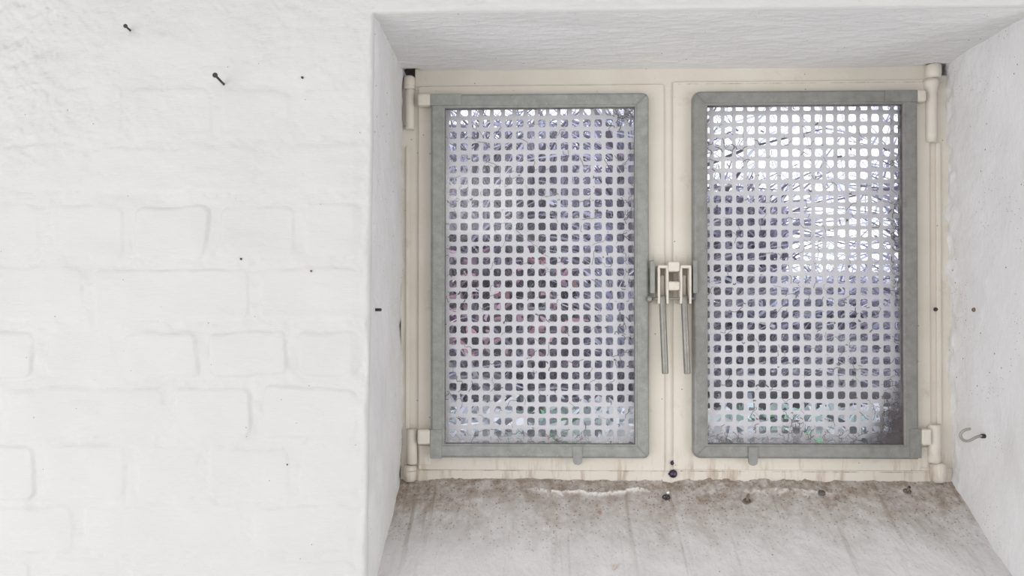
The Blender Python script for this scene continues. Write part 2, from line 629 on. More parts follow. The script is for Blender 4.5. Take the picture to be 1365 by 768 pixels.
def lintel(U, W):
    x = X0 - 0.014 + U * (X1 - X0 + 0.032)
    s = edge_radius(np.clip(x, X0, X1), np.full_like(x, ZL)) - 0.0004
    y = s + W * (YB - s)
    n = 0.0022 * fbm(x * 0.4, y, 0.05, 4, 41) + 0.0009 * fbm(x * 0.3, y, 0.006, 3, 42)
    n *= np.clip(W / 0.06, 0, 1)
    # broken plaster over the two upper hinges
    for hx in (P(545, 95, YW).x, P(1247, 90, YW).x):
        g = np.exp(-((x - hx) / 0.014) ** 2) * np.clip((y - YW + 0.012) / 0.012, 0, 1)
        n += 0.016 * g
    return np.stack([x, y, ZL + n], -1)


def ledge(x, y):
    """ragged broken edge of the plaster skin"""
    out = np.zeros_like(x)
    for (pa, pb, py, k) in ((700, 880, 656, 1.0), (985, 1125, 655, 0.6)):
        a, b = Psill(pa, py), Psill(pb, py)
        yc = a.y + 0.010 * fbm(x, x * 0 + pa, 0.035, 5, 77, 0.6)
        w = np.clip((x - a.x) / 0.03, 0, 1) * np.clip((b.x - x) / 0.03, 0, 1)
        out = np.maximum(out, k * w * np.exp(-((y - yc) / 0.0028) ** 2))
    return out


def sill(U, W):
    x = X0 - 0.014 + U * (X1 - X0 + 0.032)
    y = -0.002 + W * (YB + 0.002)
    z = ZB - SLOPE * (YW - y)
    n = 0.004 * fbm(x, y, 0.10, 3, 61) + 0.0014 * fbm(x, y * 0.6, 0.014, 4, 62, 0.6)
    # ragged fillet of plaster pushed up against the frame
    edge = YW - 0.020 + 0.020 * fbm(x, x * 0, 0.05, 4, 63) - 0.010 * np.exp(-((x - 0.35) / 0.14) ** 2)
    f = np.clip((y - edge) / 0.005, 0, 1)
    n += f * (0.0015 + 0.0035 * fbm(x, y, 0.012, 4, 64, 0.6)) * np.clip(0.35 + np.exp(-((x - 0.33) / 0.16) ** 2) + 0.6 * fbm(x, y * 0, 0.12, 2, 65), 0.1, 1.4)
    n += 0.0035 * ledge(x, y)
    return np.stack([x, y - 0.55 * n, z + 0.83 * n], -1)


surface('trim_1', rev_left, 60, 220, M_REV, 'left plastered side of the window recess')
surface('trim_2', rev_right, 90, 260, M_REV, 'right plastered side of the window recess')
surface('trim_3', lintel, 320, 90, M_LINT, 'white plastered underside of the recess above the window')
so = surface('trim_4', sill, 560, 180, M_SILL, 'dirt streaked sloping plaster sill under the window')
su, sw = np.meshgrid(np.linspace(0, 1, 560), np.linspace(0, 1, 180), indexing='ij')
at = so.data.attributes.new('broken', 'FLOAT', 'POINT')
at.data.foreach_set('value', ledge(X0 - 0.014 + su * (X1 - X0 + 0.032), -0.002 + sw * (YB + 0.002)).reshape(-1).astype(np.float32))

# ------------------------------------------------------------------ the room behind the camera
def plain(name, x0, x1, y0, y1, z0, z1, mat):
    bm = bmesh.new()
    add_box(bm, x0, x1, y0, y1, z0, z1)
    o = bobj(name, bm, mat)
    return tag(o, kind='structure')


M_FLOOR = plaster('pale_concrete_floor', (0.74, 0.73, 0.72), (0.66, 0.65, 0.64), (1, 1, 1), 0.3, 0.02)
RB = -3.2
plain('floor', -2.1, 2.1, RB - 0.1, 0.25, -0.1, 0.0, M_FLOOR)
plain('ceiling', -2.1, 2.1, RB - 0.1, 0.25, 2.4, 2.5, M_ROOM)
plain('wall_left', -2.1, -2.0, RB, 0.02, 0, 2.4, M_ROOM)
plain('wall_right', 2.0, 2.1, RB, 0.02, 0, 2.4, M_ROOM)
bm = bmesh.new()
DX0, DX1, DZ = -1.95, -0.62, 2.0
add_box(bm, -2.1, DX0, RB - 0.1, RB, 0, 2.4)
add_box(bm, DX1, 2.1, RB - 0.1, RB, 0, 2.4)
add_box(bm, DX0, DX1, RB - 0.1, RB, DZ, 2.4)
tag(bobj('wall_back', bm, M_ROOM), kind='structure')

# ------------------------------------------------------------------ window: fixed steel frame
w1 = empty('window_1', P(900, 640, YW))
tag(w1, 'cream painted fixed steel window frame with middle post', kind='structure')
bm = bmesh.new()
fy, fb = YW, YW + 0.028
A = P(541, 96, YW); B = P(1259, 641, YW)
zt, zb = ZL + 0.004, ZB - 0.006
lx0, lx1 = P(553, 300, YW).x, P(1247, 300, YW).x       # stops short of the corners by the hinges
add_box(bm, lx0, lx1, fy, fb, zt, P(900, 118, YW).z, 0.0012)
add_box(bm, X0 - 0.004, X1 + 0.014, fy, fb, P(900, 622, YW).z, zb, 0.0012)
add_box(bm, X0 - 0.004, P(570, 300, YW).x, fy + 0.0008, fb, P(545, 104, YW).z, zb, 0.0012)
add_box(bm, P(1232, 300, YW).x, X1 + 0.014, fy + 0.0008, fb, P(1250, 100, YW).z, zb, 0.0012)
add_box(bm, P(878, 300, YW).x, P(903, 300, YW).x, fy + 0.0004, fb, zt, zb, 0.0012)
# thin raised bead beside each jamb
pbox(bm, 541, 196, 546, 572, YW - 0.0025, YW + 0.002, 0.001)
pbox(bm, 1248, 190, 1256, 566, YW - 0.003, YW + 0.002, 0.0015)
bobj('frame', bm, M_CREAM, w1)
for hx0, hy0, hx1, hy1 in ((559, 594, 574.5, 620), (1228.5, 596, 1238, 624)):
    bm = bmesh.new()
    pbox(bm, hx0, hy0, hx1, hy1, YW - 0.0055, YW, 0.0008)
    bobj('hinge_plate', bm, M_CREAM, w1)


def hinge(name, px, y0, y1, rad, kx, ky0, ky1, krad, flare=False):
    """pin barrel on the jamb with a rounded knob on the lintel/sill side"""
    yy = YW - rad * 0.55
    a, b = P(px, y0, yy), P(px, y1, yy)
    bm = bmesh.new()
    if flare:
        k = a.lerp(b, 0.22)
        tube(bm, [a, a.lerp(k, 0.3), k, b.lerp(k, 0.15), b], [rad * 1.45, rad * 1.4, rad, rad * 1.02, rad * 0.9], 16)
    else:
        d = (b - a).normalized() * rad * 0.25
        tube(bm, [a, a + d, b - d, b], [rad * 0.82, rad, rad, rad * 0.82], 16)
    o = bobj('hinge_barrel', bm, M_CREAM, w1)
    a, b = P(kx, ky0, yy), P(kx, ky1, yy)
    bm = bmesh.new()
    d = b - a
    tube(bm, [a, a + d * 0.12, a + d * 0.5, a + d * 0.88, b], [krad * 0.7, krad * 0.97, krad, krad * 0.95, krad * 0.65], 16)
    kn = bobj('hinge_knob', bm, M_CREAM)
    kn.parent = o
    return o


px = 0.00123
hinge('h', 546.5, 120, 173, 6.2 * px, 546, 102, 120, 7.5 * px)
hinge('h', 549.5, 572, 619, 6.8 * px, 546.5, 620, 642, 9.0 * px)
hinge('h', 1241, 107, 190, 7.0 * px, 1244, 86, 106, 10 * px, True)
hinge('h', 1245, 566, 617, 8.5 * px, 1250.5, 617, 643, 10 * px)

# ------------------------------------------------------------------ outer leaves with perforated metal
YL = YW - 0.0035
YS = YW + 0.010


def perforated(name, px0, py0, px1, py1, cx, cy, dpx, dpy, hole, parent, mat):
    """sheet pierced by rounded square holes; (cx,cy) is the centre of one hole"""
    a, b = P(px0, py0, YS), P(px1, py1, YS)
    c = P(cx, cy, YS)
    sx = P(cx + 8 * dpx, cy, YS).x - c.x
    sz = c.z - P(cx, cy + 14 * dpy, YS).z
    sx, sz = sx / 8, sz / 14
    i0, i1 = math.floor((a.x - c.x) / sx), math.ceil((b.x - c.x) / sx)
    j0, j1 = math.floor((b.z - c.z) / sz), math.ceil((a.z - c.z) / sz)
    hw, hh, r = hole * sx / 2, hole * sz / 2, 0.26 * hole * sx
    T = 0.0013
    V, F = [], []
    prng = random.Random(name + str(px0))
    for i in range(i0, i1 + 1):
        for j in range(j0, j1 + 1):
            x, z = c.x + i * sx, c.z + j * sz
            jx, jz = prng.uniform(-.00025, .00025), prng.uniform(-.00025, .00025)
            h = rrect(x - hw + jx, x + hw + jx, z - hh + jz, z + hh + jz, (r,) * 4, 3)
            corners = [(x - sx / 2, z - sz / 2), (x + sx / 2, z - sz / 2), (x + sx / 2, z + sz / 2), (x - sx / 2, z + sz / 2)]
            o = len(V)
            wv = lambda X_, Z_: 0.0012 * math.sin(X_ * 9 + 1.0) * math.cos(Z_ * 11)
            V += [(X_, YS + wv(X_, Z_), Z_) for X_, Z_ in corners]
            V += [(X_, YS + wv(X_, Z_), Z_) for X_, Z_ in h]
            V += [(X_, YS + T + wv(X_, Z_), Z_) for X_, Z_ in corners]
            V += [(X_, YS + T + wv(X_, Z_), Z_) for X_, Z_ in h]
            H, B = o + 4, o + 20
            HB = B + 4
            for q in range(4):
                for k in range(3):
                    F.append((o + q, H + q * 4 + k + 1, H + q * 4 + k))
                    F.append((B + q, HB + q * 4 + k, HB + q * 4 + k + 1))
                q2 = (q + 1) % 4
                F.append((o + q, o + q2, H + q2 * 4, H + q * 4 + 3))
                F.append((B + q, HB + q * 4 + 3, HB + q2 * 4, B + q2))
            for k in range(16):
                k2 = (k + 1) % 16
                F.append((H + k, H + k2, HB + k2, HB + k))
    return obj(name, V, F, mat, parent)


def leaf(label, rect, opening, sheet):
    a, b = P(rect[0], rect[1], YL), P(rect[2], rect[3], YL)
    root = empty('screen_leaf', ((a.x + b.x) / 2, YL, b.z))
    tag(root, label, 'window screen', 'perforated screens behind the glazed sashes')
    ins = P(opening[0], 300, YL).x - a.x
    ring('leaf_frame', (a.x, b.x, b.z, a.z),
         [(0, YL + 0.0034), (0, YL + 0.0008), (0.0008, YL), (ins, YL), (ins, YS + 0.002), (0.004, YS + 0.002), (0.004, YL + 0.0034)],
         (0.003,) * 4, M_CREAM, root)
    perforated('perforated_sheet', *sheet, root, M_SHEET)
    return root


leaf('perforated pale metal screen in cream frame, the left one, darker behind',
     (558, 115, 886, 628), (585, 140, 855, 600), (584, 138, 856, 604, 722.7, 363, 14.97, 15.32, 0.665))
leaf('perforated pale metal screen in cream frame, the right one, with bright sky behind',
     (897, 109, 1241, 628), (926, 140, 1210, 600), (934, 134, 1213, 604, 1076.5, 357.5, 15.12, 15.42, 0.665))

# ------------------------------------------------------------------ inner glazed sashes
YG = YW - 0.019          # face of the grey sash frame


def sash(label, rect, rads, bar, tabx, straps, platex, deep):
    a, b = P(rect[0], rect[1], YG), P(rect[2], rect[3], YG)
    root = empty('glazed_sash', ((a.x + b.x) / 2, YG, b.z))
    tag(root, label, 'window sash', 'grey glazed sashes')
    w = bar * px
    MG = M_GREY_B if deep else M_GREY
    bk = YW - 0.0042
    ring('sash_frame', (a.x, b.x, b.z, a.z),
         [(0, bk), (0, YG + 0.0055), (0.0007, YG + 0.003), (0.002, YG + 0.0012), (0.0042, YG), (w - 0.0035, YG), (w - 0.003, YG + 0.0012), (w - 0.0008, YG + 0.0014),
          (w, YG + 0.0024), (w, bk)], rads, MG, root)
    # folded seams across the rounded corners
    for sz in (a.z, b.z):
        sx = a.x if deep else b.x
        dx_ = 1 if deep else -1
        dz_ = -1 if sz == a.z else 1
        bm = bmesh.new()
        tube(bm, [(sx + dx_ * 0.0042, YG + 0.0004, sz + dz_ * 0.0042), (sx + dx_ * w * 0.6, YG - 0.0001, sz + dz_ * w * 0.62),
                  (sx + dx_ * (w - 0.003), YG + 0.0002, sz + dz_ * (w - 0.003))], [0.0007, 0.0011, 0.0006], 8)
        bobj('corner_seam', bm, MG, root)
    g = w - 0.0008
    ring('gasket', (a.x + g, b.x - g, b.z + g, a.z - g),
         [(0, YG + 0.004), (0.0009, YG + 0.0055), (0.0011, bk - 0.003), (0, bk - 0.003)], (0.0015,) * 4, M_GASKET, root)
    bm = bmesh.new()
    add_box(bm, a.x + w - 0.002, b.x - w + 0.002, YG + 0.0075, YG + 0.0105, b.z + w - 0.002, a.z - w + 0.002)
    bobj('glass_pane', bm, M_GLASS_ST if deep else M_GLASS, root)
    # drip tongue on the bottom rail
    c = P(tabx, rect[3] + 8, YG - 0.0018)
    bm = bmesh.new()
    loop = rrect(c.x - 0.0075, c.x + 0.0075, c.z, c.z + 0.030, (0.0068, 0.0068, 0.0008, 0.0008), 5)
    fr = [bm.verts.new((x, YG - 0.0022, z)) for x, z in loop]
    bk_ = [bm.verts.new((x, YG + 0.001, z)) for x, z in loop]
    bm.faces.new(list(reversed(fr)))
    bm.faces.new(bk_)
    for k in range(len(loop)):
        k2 = (k + 1) % len(loop)
        bm.faces.new((fr[k], fr[k2], bk_[k2], bk_[k]))
    bmesh.ops.recalc_face_normals(bm, faces=bm.faces)
    bmesh.ops.bevel(bm, geom=[e for e in bm.edges if abs(e.verts[0].co.y - YG + 0.0022) < 1e-6 and abs(e.verts[1].co.y - YG + 0.0022) < 1e-6],
                    offset=0.0006, segments=2, affect='EDGES')
    bobj('drip_tab', bm, MG, root)
    for (g0, g1, g2, g3, k0, k1, k2_, k3) in straps:
        bm = bmesh.new()
        pbox(bm, g0, g1, g2, g3, YG - 0.0014, YG + 0.001, 0.0004)
        s = bobj('hinge_strap', bm, MG, root)
        bm = bmesh.new()
        pbox(bm, k0, k1, k2_, k3, YG - 0.001, YL - 0.0004, 0.0035, 3)
        # lower knuckle the strap sits on
        kk = bobj('hinge_knuckle', bm, M_CREAM)
        kk.parent = s
        kk['label'] = 'cream painted hinge knuckle'
    # latch plate standing on the stile
    bm = bmesh.new()
    yp = YG - 0.008
    pbox(bm, platex, 347, platex + 6, 391, yp, YG + 0.003, 0.0008)
    bobj('latch_plate', bm, MG, root)
    return root


sash('grey glazed sash left of the latch, hinged on the left', (574, 125, 866, 612), (0.0006, 0.009, 0.011, 0.0006), 18.6, 770,
     [(574, 125, 615, 140, 556.5, 124, 574.5, 140), (573.5, 573, 588.5, 611.5, 556, 573, 574, 593)], 867, False)
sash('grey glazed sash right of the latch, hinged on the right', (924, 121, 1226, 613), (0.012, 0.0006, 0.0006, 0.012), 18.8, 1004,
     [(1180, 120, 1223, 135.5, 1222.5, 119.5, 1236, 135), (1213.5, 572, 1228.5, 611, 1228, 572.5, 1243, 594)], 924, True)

# ------------------------------------------------------------------ double lever latch
root = empty('window_latch', P(897, 398, YW))
tag(root, 'steel double lever latch with two hanging rods on the middle post', 'latch')
yl = YG - 0.010
for (x0, x1) in ((877, 891.5), (906.5, 922)):
    bm = bmesh.new()
    pbox(bm, x0, 356, x0 + 3.2, 405, yl, YW, 0.0009)
    pbox(bm, x1 - 3.2, 356, x1, 405, yl, YW, 0.0009)
    pbox(bm, x0 + 0.4, 353.5, x1 - 0.4, 357.5, yl + 0.0006, YW, 0.0012)
    o = bobj('bracket', bm, M_CREAM, root)
    o['label'] = 'cream painted U shaped bracket'
for (y0, y1) in ((348.5, 362), (375, 387)):
    bm = bmesh.new()
    pbox(bm, 891, y0, 906.5, y1, yl - 0.003, YW, 0.003, 3)
    bobj('cam_block', bm, M_CREAM, root)
for (x0, x1) in ((871, 886.2), (901.5, 916.5)):
    bm = bmesh.new()
    pbox(bm, x0, 339.5, x1, 402, YL - 0.0012, YL + 0.001, 0.0006)
    bobj('back_plate', bm, M_CREAM, root)
bm = bmesh.new()
yb_ = yl + 0.004
tube(bm, [P(866, 398.5, yb_), P(927, 398, yb_)], 0.0022, 12)
bolt = bobj('bolt', bm, M_STEEL, root)
bm = bmesh.new()
tube(bm, [P(861, 398.5, yb_), P(864, 398.5, yb_), P(868, 398.5, yb_)], [0.0022, 0.0062, 0.0066], 6)
nut = bobj('nut', bm, M_STEEL)
nut.parent = bolt
for (x0, x1, tone) in ((882.7, 886.8, 0), (911.8, 916.2, 0)):
    bm = bmesh.new()
    ya = yl + 0.004
    p0, p1 = P(x0 - 0.4, 366, YW - 0.006), P(x0, 399, ya)
    p2 = P(x1, 498.5, ya - 0.012)
    d = (p2 - p1).normalized()
    tube(bm, [p1 - d * 0.006, p1, p2 - d * 0.0012, p2], [0.0046, 0.0053, 0.0053, 0.0044], 16)
    lv = bobj('lever_rod', bm, M_STEEL, root)
    bm = bmesh.new()
    pbox(bm, x0 - 3, 367, x0 + 3, 396, YW - 0.014, YW, 0.0015)
    tn = bobj('tongue', bm, M_CREAM)
    tn.parent = lv
    
# ------------------------------------------------------------------ nails, screws, hook, chips
def nail(base, head, rad, hrad, label, mat, group=None, sub=True, name='nail', cat='nail'):
    base, head = Vector(base), Vector(head)
    d = (head - base).normalized()
    r = empty(name, base)
    tag(r, label, cat, group)
    bm = bmesh.new()
    tube(bm, [base - d * 0.008, head - d * 0.0005], rad, 10)
    bobj('shank', bm, mat, r)
    bm = bmesh.new()
    tube(bm, [head - d * 0.0016, head - d * 0.0012, head - d * 0.0002, head], [hrad * 0.5, hrad * 0.95, hrad, hrad * 0.75], 14)
    bobj('head', bm, mat, r)
    return r


nail(P(298, 112, -0.001), P(286.5, 100, -0.030), 0.0016, 0.0035, 'longer dark nail sticking out of the white wall, lower of the two', M_DARK)
nail(P(173.5, 40.5, -0.001), P(167, 34.5, -0.016), 0.0014, 0.0028, 'short dark nail sticking out of the white wall near the top', M_DARK)


def stud(name, p, nrm, rad, h, mat, label, cat):
    bm = bmesh.new()
    n = Vector(nrm).normalized()
    p = Vector(p)
    tube(bm, [p - n * 0.006, p + n * h * 0.5, p + n * h * 0.85, p + n * h], [rad, rad, rad * 0.8, rad * 0.3], 12)
    o = bobj(name, bm, mat)
    return tag(o, label, cat)


FN = (0, -1, 0)
stud('nail', P(403.5, 104, 0), FN, 0.0016, 0.004, M_DARK, 'dark nail driven nearly flush, right of the two protruding nails', 'nail')
stud('nail', P(415.5, 361.5, 0), FN, 0.0015, 0.0045, M_RUST, 'tiny rusty nail head on the white bricks, right of the broken wall plug', 'nail')
stud('wall_plug', P(322.5, 345.5, 0), FN, 0.0016, 0.005, M_DARK, 'broken dark wall plug in the mortar joint of the white bricks', 'wall plug')
stud('nail', P(1247, 412.5, YW), FN, 0.0032, 0.0035, M_DARK, 'dark nail head on the right jamb beside the window', 'nail')
q = P(1299, 413, (X1 + 0.004) / P(1299, 413, 0).x - 1)
stud('nail', (X1 + 0.004, q.y, q.z), (-1, 0, 0), 0.0032, 0.0035, M_RUST, 'brown nail head in the right side of the recess above the hook', 'nail')
stud('nail', (X0, P(505, 413, 0.04).y, P(505, 413, 0.04).z), (1, 0, 0), 0.0022, 0.003, M_DARK, 'dark nail head in the left side of the recess', 'nail')

# violet screws on the middle post
for (x, y, r_, lab) in ((896.5, 617, 3.2, 'small violet steel screw on the middle post, the upper one'),
                        (897, 631.5, 5.6, 'large dark violet screw at the foot of the middle post')):
    c = P(x, y, YW)
    t = empty('screw', c)
    tag(t, lab, 'screw')
    bm = bmesh.new()
    rr = r_ * px
    tube(bm, [c + Vector((0, 0.006, 0)), c + Vector((0, -0.001, 0)), c + Vector((0, -rr * 0.5, 0)), c + Vector((0, -rr * 0.8, 0)), c + Vector((0, -rr * 0.95, 0))],
         [rr * 0.6, rr, rr * 0.92, rr * 0.62, rr * 0.2], 16)
    bobj('screw_head', bm, M_PURPLE, t)
    bm = bmesh.new()
    if r_ > 5:
        e = P(x - 6.5, y, YW)
        tube(bm, [c + Vector((0, -0.002, 0)), e + Vector((0, -0.0015, 0))], [rr * 0.75, rr * 0.12], 10)
        bobj('screw_tip', bm, M_PURPLE, t)
    else:
        add_box(bm, c.x - rr * 0.7, c.x + rr * 0.7, c.y - rr * 0.98, c.y - rr * 0.7, c.z - rr * 0.12, c.z + rr * 0.12)
        bobj('slot', bm, M_DARK, t)

SN = Vector((0, -SLOPE, 1)).normalized()      # out of the sill


def sill_screw(base, head, rad, hrad, label, mat, hmat):
    b = Psill(*base)
    dep = b.y
    h = P(head[0], head[1], dep - 0.004)
    r = empty('sill_screw', b)
    tag(r, label, 'screw')
    d = (h - b).normalized()
    bm = bmesh.new()
    tube(bm, [b - d * 0.01, h], rad, 10)
    bobj('shank', bm, mat, r)
    bm = bmesh.new()
    tube(bm, [h - d * 0.001, h + d * 0.0005, h + d * hrad * 0.9, h + d * hrad * 1.3], [hrad * 0.8, hrad, hrad * 0.75, hrad * 0.25], 12)
    bobj('head', bm, hmat, r)
    bm = bmesh.new()
    u = Vector((1, 0, 0))
    v = SN.cross(u)
    pts = [b + SN * 0.0018 + (u * math.cos(a) * 0.0055 + v * math.sin(a) * 0.0045) for a in [2 * math.pi * k / 16 for k in range(17)]]
    tube(bm, pts, 0.0012, 6)
    bobj('washer', bm, mat, r)
    return r


sill_screw((888, 664), (890, 657.5), 0.002, 0.0034, 'bright zinc screw in the sill below the middle post', M_DARK, M_BRIGHT)
sill_screw((995.5, 669), (997, 661), 0.0022, 0.0024, 'brown rusty screw standing in the sill right of the bright one', M_RUST, M_RUST)
sill_screw((1209, 656), (1212, 650), 0.002, 0.0022, 'dark screw in the sill near the right corner', M_RUST, M_DARK)
c = Psill(1095, 658.5)
bm = bmesh.new()
tube(bm, [c - SN * 0.004, c + SN * 0.003, c + SN * 0.0034, c + SN * 0.001], [0.0058, 0.0058, 0.0042, 0.0038], 16)
tag(bobj('wall_plug', bm, M_MORTAR), 'hollow grey wall plug in the sill between two screws', 'wall plug')

# hook in the right reveal
YH = (X1 + 0.0065) / P(1311, 581, 0).x - 1
hp = [(1313, 581.5), (1306, 581.5), (1300, 583.5), (1294, 586.8), (1288, 588), (1283, 586), (1280.5, 581.5), (1281.5, 577), (1286, 573.5), (1293.5, 571.5)]
hp3 = [P(a, b, YH - 0.0012 * i) for i, (a, b) in enumerate(hp)]
# smooth it
sm = []
for i in range(len(hp3) - 1):
    p0, p1, p2, p3 = hp3[max(i - 1, 0)], hp3[i], hp3[i + 1], hp3[min(i + 2, len(hp3) - 1)]
    for k in range(4):
        t = k / 4
        sm.append(0.5 * ((2 * p1) + (p2 - p0) * t + (2 * p0 - 5 * p1 + 4 * p2 - p3) * t * t + (3 * p1 - p0 - 3 * p2 + p3) * t ** 3))
sm.append(hp3[-1])
hk = empty('wall_hook', hp3[0])
tag(hk, 'bent metal hook screwed into the right side of the recess', 'hook')
bm = bmesh.new()
tube(bm, sm, 0.0021, 12)
bobj('hook', bm, M_HOOK, hk)
bm = bmesh.new()
tube(bm, [hp3[0] + Vector((0.008, 0, 0)), P(1309, 581.4, YH), P(1306, 581.4, YH)], [0.0030, 0.0034, 0.0022], 12)
bobj('collar', bm, M_DARK, hk)


def chip(p, ang, l, w, mat, label):
    p = Psill(*p)
    u = Vector((math.cos(ang), 0.8 * math.sin(ang), SLOPE * 0.8 * math.sin(ang))).normalized()
    v = SN.cross(u)
    outline = [(-1, -.2), (-.5, -.8), (.4, -1), (1, -.1), (.7, .7), (-.3, 1), (-.8, .6)]
    lo = [p + SN * 0.0006 + u * a * l + v * b * w for a, b in outline]
    hi = [p + SN * (0.0022 + 0.0012 * a) + u * a * l * .9 + v * b * w * .9 for a, b in outline]
    n = len(outline)
    V = lo + hi
    F = [tuple(range(n - 1, -1, -1)), tuple(range(n, 2 * n))] + [(k, (k + 1) % n, n + (k + 1) % n, n + k) for k in range(n)]
    return tag(obj('plaster_chip', V, F, mat), label, 'chip')


chip((799.5, 683.5), -0.7, 0.0042, 0.0022, M_CHIP, 'reddish brown chip lying on the dirty sill under the left sash')
chip((820, 757), 1.0, 0.0060, 0.0020, M_TAN, 'pale tan splinter on the front of the sill')

# ------------------------------------------------------------------ cobweb threads and dust behind each pane
def webs(px0, py0, px1, py1, seed, label, extra):
    r = random.Random(seed)
    bm = bmesh.new()
    y0 = YG + 0.0125
    y1 = YS - 0.002

    def thread(x, y, l, ang, rad, curl):
        pts = []
        yy = r.uniform(y0, y1)
        n = 7
        for k in range(n):
            pts.append(P(x, y, yy))
            x += l / n * math.cos(ang)
            y += l / n * math.sin(ang)
            ang += r.gauss(0, curl)
            x = min(max(x, px0 - 2), px1 + 2)
            y = min(max(y, py0 - 2), py1 + 2)
        tube(bm, pts, rad, 4, False)

    for k in range(150):
        thread(r.uniform(px0, px1), r.uniform(py0, py1), r.uniform(4, 26), r.uniform(0, 6.28), r.uniform(.0002, .0005), 0.6)
    for k in range(60):
        x, y = r.uniform(px0, px1), r.uniform(py0, py1)
        thread(x, y, r.uniform(3, 8), r.uniform(0, 6.28), r.uniform(.0006, .0013), 0.9)
    for (cx, cy, sx, sy, n) in extra:
        for k in range(n):
            thread(min(max(r.gauss(cx, sx), px0), px1), min(max(r.gauss(cy, sy), py0), py1), r.uniform(4, 20), r.uniform(0, 6.28), r.uniform(.0002, .0007), 0.7)
    o = bobj('cobweb', bm, M_WEB)
    return tag(o, label, 'cobweb', None, 'stuff')


webs(594, 145, 847, 592, 3, 'dusty cobweb threads behind the left pane',
     [(835, 148, 10, 8, 60), (838, 290, 6, 25, 22), (832, 420, 6, 70, 30), (720, 585, 60, 6, 70), (600, 430, 6, 80, 14)])
webs(944, 142, 1202, 590, 4, 'dusty cobweb threads behind the right pane',
     [(1190, 560, 8, 25, 130), (1060, 585, 70, 5, 90), (1195, 300, 5, 70, 60), (970, 185, 22, 12, 20), (1060, 575, 8, 10, 30), (955, 585, 10, 6, 30)])

# ------------------------------------------------------------------ outside
def toned(name, V, F, tones, label, cat, mat=M_TONE):
    me = bpy.data.meshes.new(name)
    me.from_pydata(V, [], F)
    me.update()
    at = me.attributes.new('tone', 'FLOAT_COLOR', 'FACE')
    at.data.foreach_set('color', [c for t in tones for c in (*t, 1.0)])
    me.materials.append(mat)
    o = bpy.data.objects.new(name, me)
    COL.objects.link(o)
    return tag(o, label, cat, None, 'stuff')


def blades(name, n, box, length, width, palette, label, cat, seed, droop=1.0, tilt=0.5, bias=0.45):
    r = random.Random(seed)
    V, F, T = [], [], []
    pal = sorted(palette, key=sum)

    def clump(x, z):
        a = np.array([x]), np.array([z])
        return bias + 0.95 * float(fbm(a[0], a[1], 0.13, 2, seed * 3)[0])

    for k in range(n):
        x, y, z = r.uniform(*box[0]), r.uniform(*box[1]), r.uniform(*box[2])
        l = r.uniform(*length)
        w = r.uniform(*width)
        a = r.gauss(0, tilt)
        b = r.gauss(0, tilt)
        d = Vector((math.sin(a), math.sin(b), math.cos(a))).normalized()
        s = d.cross(Vector((r.gauss(0, 1), r.gauss(0, 1), 0.1))).normalized() * w
        cl = clump(x, z) + r.gauss(0, 0.22)
        t = pal[min(len(pal) - 1, max(0, int(cl * len(pal))))]
        g = r.uniform(0.6, 1.7)
        t = tuple(min(0.95, c * g) for c in t)
        bend = Vector((r.gauss(0, .3), r.gauss(0, .3), -0.25 * droop)) * l
        o = len(V)
        p = Vector((x, y, z))
        th = d.cross(s).normalized() * w * 0.35
        for q in range(4):
            u = q / 3
            c = p + d * l * u + bend * u * u
            f = 1 - 0.75 * u
            V += [tuple(c - s * f), tuple(c + th * f), tuple(c + s * f)]
        for q in range(3):
            i = o + q * 3
            F += [(i, i + 1, i + 4, i + 3), (i + 1, i + 2, i + 5, i + 4), (i + 2, i, i + 3, i + 5)]
            T += [t] * 3
    return toned(name, V, F, T, label, cat)


def plain_out(name, x0, x1, y0, y1, z0, z1, mat, label, cat):
    bm = bmesh.new()
    add_box(bm, x0, x1, y0, y1, z0, z1, 0.01)
    return tag(bobj(name, bm, mat), label, cat)


M_OUTWALL = plaster('grey_garden_wall', (0.34, 0.345, 0.40), (0.25, 0.25, 0.295), (1, 1, 1), 0.8, 0.05)
M_PALE = plaster('pale_render', (0.60, 0.61, 0.66), (0.5, 0.51, 0.57), (1, 1, 1), 0.5, 0.03)
M_SOIL = plaster('dark_soil', (0.15, 0.145, 0.15), (0.10, 0.095, 0.10), (1, 1, 1), 0.8, 0.1)
gz0 = ZB - 0.012
tag(plain('trim_5', -4, 6, OY1 - 0.002, 7, gz0 - 0.2, gz0, M_SOIL), 'dark ground outside the window', kind='structure')

LAV = [(0.17, 0.165, 0.21), (0.28, 0.275, 0.35), (0.46, 0.47, 0.58), (0.11, 0.10, 0.13), (0.66, 0.69, 0.81), (0.56, 0.58, 0.70), (0.34, 0.27, 0.35)]
DARKS = [(0.11, 0.10, 0.125), (0.18, 0.17, 0.20), (0.26, 0.25, 0.30), (0.36, 0.355, 0.43), (0.27, 0.19, 0.24)]
LIGHT = [(0.55, 0.57, 0.66), (0.75, 0.77, 0.85), (0.38, 0.39, 0.47), (0.85, 0.87, 0.92)]
GREENS = [(0.50, 0.68, 0.60), (0.60, 0.74, 0.69), (0.16, 0.46, 0.22), (0.70, 0.80, 0.77), (0.72, 0.80, 0.78)]
PINKS = [(0.50, 0.30, 0.38), (0.58, 0.40, 0.47), (0.36, 0.20, 0.28), (0.62, 0.34, 0.36)]

